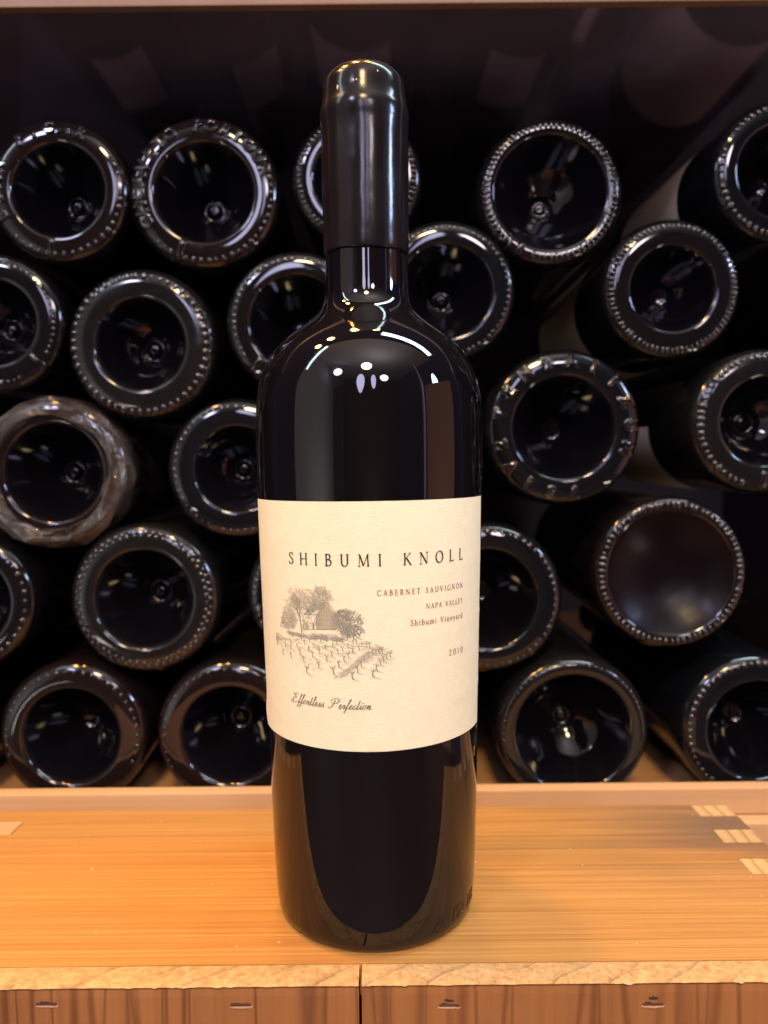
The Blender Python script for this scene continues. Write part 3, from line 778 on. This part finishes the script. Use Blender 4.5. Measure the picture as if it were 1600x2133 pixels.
# embossed marks on the heel of the glass
def heel_surf(u, z, off):
    a = u / 35.8; r = bottle_r(z / 1000.0) + off
    return (r * sin(a), -r * cos(a), z / 1000.0)
def emboss(name, text, u0, u1, zb, h):
    R = lay_text(text, u0, u1, zb, h, thick=.13, thin=.11, surf=heel_surf, base=.00010)
    me = from_data(name, R.v, R.f)
    o = link(name, me, MAIN_GLASS, body)
    md = o.modifiers.new("solid", 'SOLIDIFY'); md.thickness = .0003; md.offset = -1
    return o
emboss("embossed_lettering", "750 ML", 29.0, 46.5, 5.2, 4.2)
Rm = Ribbons()
for p in ([(20.5, 5.0), (23.6, 9.0)], [(22.4, 8.6), (24.6, 8.0), (24.2, 6.2), (22.2, 6.6)], [(21.2, 4.4), (22.6, 4.2)]):
    Rm.stroke(catmull(p, 5), cw(.5), heel_surf, .00011)
mk = link("embossed_mark", from_data("embossed_mark", Rm.v, Rm.f), MAIN_GLASS, body)
md = mk.modifiers.new("solid", 'SOLIDIFY'); md.thickness = .0003; md.offset = -1

# ------------------------------------------------------------------ lying bottles in the rack
# unit profile of a bottle base, r and depth in bottle radii, depth grows away from the viewer
def base_profile(kind):
    if kind == 'deep':
        return [(0, .66), (.08, .65), (.2, .58), (.38, .42), (.56, .25), (.70, .12), (.78, .04), (.82, .010), (.86, 0), (.90, .004), (.94, .022), (.97, .06), (.99, .11), (1, .2)]
    if kind == 'wide':
        return [(0, .50), (.05, .50), (.09, .535), (.13, .53), (.17, .49), (.30, .43), (.48, .32), (.62, .19), (.72, .075), (.76, .03), (.79, .008), (.84, 0), (.89, .006), (.93, .03), (.97, .085), (.99, .13), (1, .22)]
    if kind == 'narrow':
        return [(0, .40), (.06, .41), (.10, .45), (.135, .47), (.175, .45), (.22, .41), (.36, .34), (.48, .22), (.56, .09), (.595, .03), (.63, .008), (.70, .0), (.80, .004), (.87, .022), (.93, .05), (.97, .095), (.99, .14), (1, .21)]
    return [(0, .52), (.06, .525), (.10, .56), (.135, .575), (.18, .555), (.23, .51), (.36, .40), (.50, .25), (.60, .10), (.64, .035), (.675, .008), (.73, 0), (.81, .004), (.87, .018), (.92, .038), (.96, .075), (.985, .12), (1, .20)]
_bp = base_profile
def base_profile(kind, nip=1.0):
    p = _bp(kind)
    if kind == 'deep': return [(r, .30 * (1 - (r / .82)**2.2) + .012) if r < .80 else (r, y) for r, y in p]
    edge = {'wide': .76, 'narrow': .60}.get(kind, .645)
    out = []
    for r, y in p:
        if r < .24 and nip < 1:
            y = y * nip + (1 - nip) * (p[5][1] + .10 * (1 - (r / .24)**2))
        out.append((r, y * (1.42 if r < edge else 1)))
    return out
def dense_base(kind, nip=1.0):
    return catmull(base_profile(kind, nip), 5)
def base_depth(kind, r):
    p = base_profile(kind); return pchip([a for a, b in p], [b for a, b in p], r)

def lying_profile(R, kind, length, nip=1.0):
    prof = [(r * R, y * R) for r, y in dense_base(kind, nip)]
    prof[0] = (0, prof[0][1])
    prof = [(max(r, 0), y) for r, y in prof]
    Lb = length * .60
    prof += [(R, y) for y in (R * .5, R, Lb * .5, Lb * .9)]
    for t in range(1, 9):
        a = t / 8 * pi / 2; prof.append((.0145 + (R - .0145) * cos(a), Lb * .92 + sin(a) * length * .12))
    prof += [(.0142, length * .85), (.0142, length * .96), (.0152, length * .965), (.0152, length * .99), (.0, length)]
    return prof

def spin_y(name, prof, seg=112):
    v, f, rings = [], [], []
    for r, y in prof:
        if r < 1e-6: rings.append([len(v)]); v.append((0, y, 0)); continue
        rings.append(list(range(len(v), len(v) + seg)))
        for i in range(seg):
            a = 2 * pi * i / seg; v.append((r * cos(a), y, r * sin(a)))
    for A, B in zip(rings, rings[1:]):
        for i in range(seg):
            k = (i + 1) % seg
            if len(A) == 1: f.append((A[0], B[i], B[k]))
            elif len(B) == 1: f.append((A[i], B[0], A[k]))
            else: f.append((A[i], B[i], B[k], A[k]))
    return from_data(name, v, f)

_bead = bmesh.new(); bmesh.ops.create_icosphere(_bead, subdivisions=2, radius=1.0)
BV = [tuple(q.co) for q in _bead.verts]; BF = [tuple(q.index for q in fc.verts) for fc in _bead.faces]; _bead.free()
def bead_ring(R, kind, rows, skip, rnd):
    """rows: (radius fraction, count, tangential half size, radial half size, relief) in bottle radii; skip: list of angle spans left plain"""
    v, f = [], []
    for rf, n, ht, hr, rel, ph in rows:
        for i in range(n):
            a = 2 * pi * (i + ph) / n + rnd.uniform(-.010, .010)
            d = math.degrees(a) % 360
            if any((s0 <= d <= s1) or (s0 <= d + 360 <= s1) for s0, s1 in skip): continue
            k = rnd.uniform(.70, 1.12)
            y = base_depth(kind, rf); sl = (base_depth(kind, min(rf + .02, .998)) - base_depth(kind, rf - .02)) / .04
            er = Vector((cos(a), 0, sin(a))); et = Vector((-sin(a), 0, cos(a)))
            nr = (er * sl + Vector((0, -1, 0))).normalized(); tr_ = (er + Vector((0, sl, 0))).normalized()
            c = er * rf + Vector((0, y, 0))
            o0 = len(v)
            for x, yy, z in BV:
                p = c + et * (x * ht * k) + tr_ * (yy * hr * k) + nr * (z * rel * k)
                v.append(tuple(p * R))
            f += [tuple(q + o0 for q in fc) for fc in BF]
    return from_data("bead_ring", v, f)

def ring_text(R, kind, text, a_start, a_step, rf, size):
    """raised letters round the base; angles in degrees, going clockwise"""
    bm = bmesh.new()
    a = a_start
    for ch in text:
        if ch != ' ':
            cu = bpy.data.curves.new("t", 'FONT'); cu.body = ch; cu.size = size * R * 1.38; cu.align_x = 'CENTER'
            cu.extrude = .020 * R; cu.bevel_depth = .018 * R; cu.bevel_resolution = 2; cu.offset = .004 * R; cu.resolution_u = 4
            to = bpy.data.objects.new("t", cu); col.objects.link(to)
            bpy.context.view_layer.update()
            me = bpy.data.meshes.new_from_object(to.evaluated_get(bpy.context.evaluated_depsgraph_get()))
            bpy.data.objects.remove(to); bpy.data.curves.remove(cu)
            ar = radians(a); er = Vector((cos(ar), 0, sin(ar))); et = Vector((sin(ar), 0, -cos(ar)))
            n0 = len(bm.verts); bm.from_mesh(me); bm.verts.ensure_lookup_table()
            for q in bm.verts[n0:]:
                rr = rf + (q.co.y / R - size * .5)
                y = base_depth(kind, min(max(rr, .02), .999))
                q.co = (er * rr * R + et * q.co.x + Vector((0, y * R - q.co.z, 0)))
            bpy.data.meshes.remove(me)
        a -= a_step
    bmesh.ops.recalc_face_normals(bm, faces=bm.faces)
    me = bpy.data.meshes.new("embossed_lettering"); bm.to_mesh(me); bm.free(); return me

def notch_mesh(R, kind, deg, r0, r1):
    """rounded bar moulded radially across the base ring"""
    v, f = [], []; n = 14; m = 9
    ar = radians(deg); er = Vector((cos(ar), 0, sin(ar))); et = Vector((-sin(ar), 0, cos(ar)))
    for i in range(n + 1):
        t = i / n; rf = r0 + (r1 - r0) * t; y = base_depth(kind, min(rf, .999)); e = sqrt(max(0, 1 - (2 * t - 1)**6))
        for k in range(m):
            b = pi * k / (m - 1)
            p = er * rf + et * (.058 * cos(b) * (.55 + .45 * e)) + Vector((0, y + .02 - .055 * sin(b) * e, 0)); v.append(tuple(p * R))
    for i in range(n):
        for k in range(m - 1): f.append((i * m + k, i * m + k + 1, (i + 1) * m + k + 1, (i + 1) * m + k))
    return from_data("mould_bar", v, f)

def side_label(R, y0, y1, a0, a1):
    v, f = [], []; n = 40
    for j, y in enumerate((y0, (y0 + y1) / 2, y1)):
        for i in range(n + 1):
            a = radians(a0 + (a1 - a0) * i / n); v.append(((R + .0003) * cos(a), y, (R + .0003) * sin(a)))
    for j in range(2):
        for i in range(n):
            p = j * (n + 1) + i; f.append((p, p + 1, p + n + 2, p + n + 1))
    me = from_data("paper_label", v, f); return me

def knurl(n, rf=.90, hr=.042, rel=.026): return [(rf - .035, int(n * .8), pi * rf / (n * .8) * .80, hr * 1.25, rel * 1.25, 0)]
def beads(n, rf=.905, s=.021, rel=.024, ph=0): return [(rf - .04, n, s * 1.6, s * 1.75, s * .75, ph)]
GROUP = "wine bottles lying in the rack with their bases outward"
#  key: x, z, R, y of base, profile, glass, bead rows, skip spans, notch angle, yaw/pitch, label text
RACK = [
 dict(x=-.1509, z=.2926, R=.0342, kind='std', g=1, rows=beads(46, .93, .023, .026), skip=[(35, 225)], notch=262, text=("SEAM PICAR", 205, 15.5, .865, .15), paper=(.07, .13, 50, 100),
      label="upper left rack bottle base with raised letters and beads, cut by the left photo edge"),
 dict(x=-.0809, z=.2915, R=.0368, kind='std', g=1, rows=beads(54, .93, .022, .026) , skip=[(20, 225)], notch=247, text=("CHEAVETO PORTOUR", 208, 12.6, .86, .16), paper=(.075, .13, 40, 85),
      label="top row rack bottle with raised lettering all round its base, second from left"),
 dict(x=-.0070, z=.2969, R=.0318, kind='std', g=0, rows=knurl(84, .91, .05), skip=[], notch=None, paper=(.06, .13, 60, 150),
      label="rack bottle base half hidden behind the wax topped neck"),
 dict(x=.0873, z=.2903, R=.0360, kind='wide', g=0, rows=knurl(90, .91, .05, .024), skip=[(232, 250)], notch=241, paper=(.07, .13, 70, 120),
      label="knurled rack bottle base with dust specks and a moulded bar, right of the capsule"),
 dict(x=.2004, z=.2994, R=.0345, kind='std', g=3, rows=knurl(70, .92, .045), skip=[], notch=None, paper=(.045, .14, 60, 260),
      label="top row rack bottle base cut off by the right photo edge"),
 dict(x=-.1859, z=.2302, R=.0343, kind='narrow', g=0, rows=beads(60, .90, .017, .02), skip=[(300, 330)], notch=318, paper=None,
      label="rack bottle base cut by the left photo edge, below the leftmost lettered base"),
 dict(x=-.1142, z=.2190, R=.0372, kind='narrow', g=2, rows=knurl(64, .93, .055, .03), skip=[], notch=None, paper=None,
      label="rack bottle base with coarse ribbed rim and narrow punt, below the lettered bases"),
 dict(x=-.0368, z=.2287, R=.0350, kind='std', g=0, rows=beads(58, .915, .022, .028), skip=[(215, 262)], notch=226, paper=None,
      label="beaded rack bottle base half hidden by the left shoulder of the standing bottle"),
 dict(x=.0362, z=.2430, R=.0344, kind='std', g=3, rows=beads(62, .925, .021, .03), skip=[], notch=None, paper=(.07, .16, 200, 350),
      label="rack bottle base with bead rim and bright ring, just right of the standing neck"),
 dict(x=.1464, z=.2431, R=.0343, kind='narrow', g=0, rows=knurl(96, .92, .05, .024), skip=[], notch=None, paper=(.055, .15, 100, 300),
      label="finely knurled rack bottle base with tan side label, upper right"),
 dict(x=-.1593, z=.1565, R=.0375, kind='std', g=1, rows=beads(56, .92, .018, .02), skip=[], notch=None, paper=None, wrap=True,
      label="rack bottle wrapped in crinkled clear film at the left photo edge"),
 dict(x=-.0678, z=.1575, R=.0352, kind='narrow', g=3, rows=beads(52, .925, .019, .026), skip=[], notch=None, paper=None,
      label="rack bottle base with evenly spaced single beads, left of the standing bottle above its label"),
 dict(x=.0940, z=.1763, R=.0388, kind='std', g=3, rows=[], skip=[], notch=None, text=("TENBA11ZUM  751V2", 168, 20.8, .85, .16), paper=None,
      label="rack bottle base with widely spaced raised characters, right of the standing shoulder"),
 dict(x=.1919, z=.1782, R=.0360, kind='narrow', g=2, rows=knurl(74, .92, .05, .022), skip=[(255, 285)], notch=270, paper=(.06, .15, 180, 330),
      label="ribbed rack bottle base with blue sheen cut by the right photo edge, middle height"),
 dict(x=-.2047, z=.0924, R=.0345, kind='std', g=0, rows=beads(40, .915, .022, .026), skip=[], notch=None, paper=None,
      label="sliver of beaded rack bottle at the left photo edge, under the film wrapped one"),
 dict(x=-.1165, z=.0925, R=.0382, kind='std', g=2, rows=beads(54, .935, .020, .024) + beads(54, .885, .018, .022, .5), skip=[], notch=None, paper=None,
      label="rack bottle base with a double row of beads, left of the cream label"),
 dict(x=-.0302, z=.0943, R=.0346, kind='std', g=3, rows=beads(54, .92, .02, .024), skip=[], notch=None, paper=None,
      label="rack bottle almost wholly hidden behind the cream label"),
 dict(x=.0560, z=.0915, R=.0382, kind='std', g=3, rows=beads(56, .93, .021, .024), skip=[], notch=None, paper=None,
      label="rack bottle base half hidden by the right side of the cream label"),
 dict(x=.1477, z=.1034, R=.0388, kind='deep', g=1, rows=knurl(92, .925, .045, .024), skip=[], notch=None, paper=None,
      label="knurled rack bottle base with deep smooth cone punt and no nipple, lower right"),
 dict(x=-.1550, z=.0226, R=.0380, kind='std', g=1, rows=beads(46, .92, .017, .02), skip=[(200, 330)], notch=None, paper=None,
      label="bottom row rack bottle on the shelf nearest the left photo edge"),
 dict(x=-.0739, z=.0229, R=.0383, kind='std', g=1, rows=beads(50, .93, .014, .014), skip=[], notch=None, paper=None,
      label="bottom row rack bottle on the shelf just left of the standing bottle"),
 dict(x=.0992, z=.0232, R=.0388, kind='wide', g=2, rows=beads(70, .95, .013, .016), skip=[], notch=None, paper=None,
      label="bottom row rack bottle on the shelf just right of the standing bottle"),
 dict(x=.1926, z=.0230, R=.0386, kind='std', g=3, rows=beads(60, .93, .024, .026), skip=[], notch=None, paper=None,
      label="bottom row rack bottle with large beads cut by the right photo edge"),
 dict(x=-.2400, z=.0219, R=.0374, kind='std', g=0, rows=beads(50, .92, .02, .02), skip=[], notch=None, paper=None,
      label="dark body of a rack bottle at the far left, its base outside the photo"),
 dict(x=.0126, z=.0219, R=.0374, kind='std', g=0, rows=beads(50, .92, .02, .02), skip=[], notch=None, paper=None,
      label="bottom row rack bottle directly behind the base of the standing bottle"),
 dict(x=.2740, z=.0219, R=.0374, kind='std', g=1, rows=beads(50, .92, .02, .02), skip=[], notch=None, paper=None,
      label="dark body of a rack bottle at the far right, its base outside the photo"),
]
BASE_Y = .105
for i, d in enumerate(RACK):
    rr = random.Random(100 + i)
    R = d['R']; kind = d['kind']; g = RACK_GLASS[d['g']]
    t = empty("lying_bottle", (d['x'], BASE_Y + rr.uniform(-.0012, .0025), d['z']), d['label'], "bottle", GROUP)
    if d['z'] > .05: t.rotation_euler = (rr.uniform(-.015, .015), 0, rr.uniform(-.03, .03))
    prof = lying_profile(R, kind, .29 + rr.uniform(0, .02), (1.0, .8, .25, .6, .1)[i % 5])
    cut = {'deep': .80, 'wide': .745, 'narrow': .575}.get(kind, .625) * R
    ci = next(q for q, (r_, y_) in enumerate(prof) if r_ > cut)
    link("glass_body", spin_y("glass_body", prof[ci:]), g, t, True)
    link("punt", spin_y("punt", prof[:ci + 1]), CONE_GLASS if kind == 'deep' else PUNT_GLASS, t, True)
    if d['rows']:
        bo = link("bead_ring", bead_ring(R, kind, d['rows'], d['skip'], rr), BEAD_GLASS, t, True); bo['kind'] = 'stuff'
    if d.get('notch') is not None:
        link("mould_bar", notch_mesh(R, kind, d['notch'], .66, .99), g, t, True)
    if d.get('text'):
        link("embossed_lettering", ring_text(R, kind, *d['text']), BEAD_GLASS, t)
    if d.get('paper'):
        link("paper_label", side_label(R, *d['paper']), OLD_PAPER, t, True)
    if d.get('wrap'):
        # crinkled clear film gathered round the base
        m, nt, b = new_mat("clear_film")
        b.inputs['Base Color'].default_value = (.13, .105, .085, 1); b.inputs['Roughness'].default_value = .16; b.inputs['IOR'].default_value = 2.2
        tr = N(nt, 'ShaderNodeBsdfTransparent'); mx = N(nt, 'ShaderNodeMixShader')
        fz = noise_n(nt, coords(nt, (1, .5, 1)), 70, 3, .6, 2.2)
        rg = math_n(nt, 'SUBTRACT', 1.0, math_n(nt, 'MULTIPLY', math_n(nt, 'ABSOLUTE', math_n(nt, 'SUBTRACT', fz, .5)), 9.0), clamp=True)
        big = noise_n(nt, coords(nt), 38, 2)
        fac = math_n(nt, 'ADD', math_n(nt, 'MULTIPLY', rg, .10), mapr(nt, big, .35, .65, .10, .36), clamp=True)
        nt.links.new(fac, mx.inputs[0]); nt.links.new(tr.outputs[0], mx.inputs[1]); nt.links.new(b.outputs[0], mx.inputs[2])
        nt.links.new(mx.outputs[0], nt.nodes['Material Output'].inputs[0])
        bump(nt, b, rg, .35, .001)
        v, f = [], []; na = 22; rows = []
        fr = random.Random(8)
        prof = [(.72, .02), (.78, -.03), (.84, -.045), (.90, -.04), (.955, -.01), (1.0, .06), (1.02, .2), (1.02, .6), (1.03, 1.2), (1.02, 2.4)]
        for j, (rf, y) in enumerate(prof):
            row = []
            for q in range(na):
                a = 2 * pi * (q + fr.uniform(-.35, .35) + .5 * (j % 2)) / na
                r_ = rf + fr.uniform(-.03, .03)
                if j == 0: r_ += .10 * abs(sin(2.5 * a + .6)) - .03
                row.append(len(v)); v.append((r_ * R * cos(a), (y + fr.uniform(-.11, .03)) * R, r_ * R * sin(a)))
            rows.append(row)
        for A, B in zip(rows, rows[1:]):
            for q in range(na): f += [(A[q], B[q], A[(q + 1) % na]), (B[q], B[(q + 1) % na], A[(q + 1) % na])]
        link("film_wrap", from_data("film_wrap", v, f), m, t)
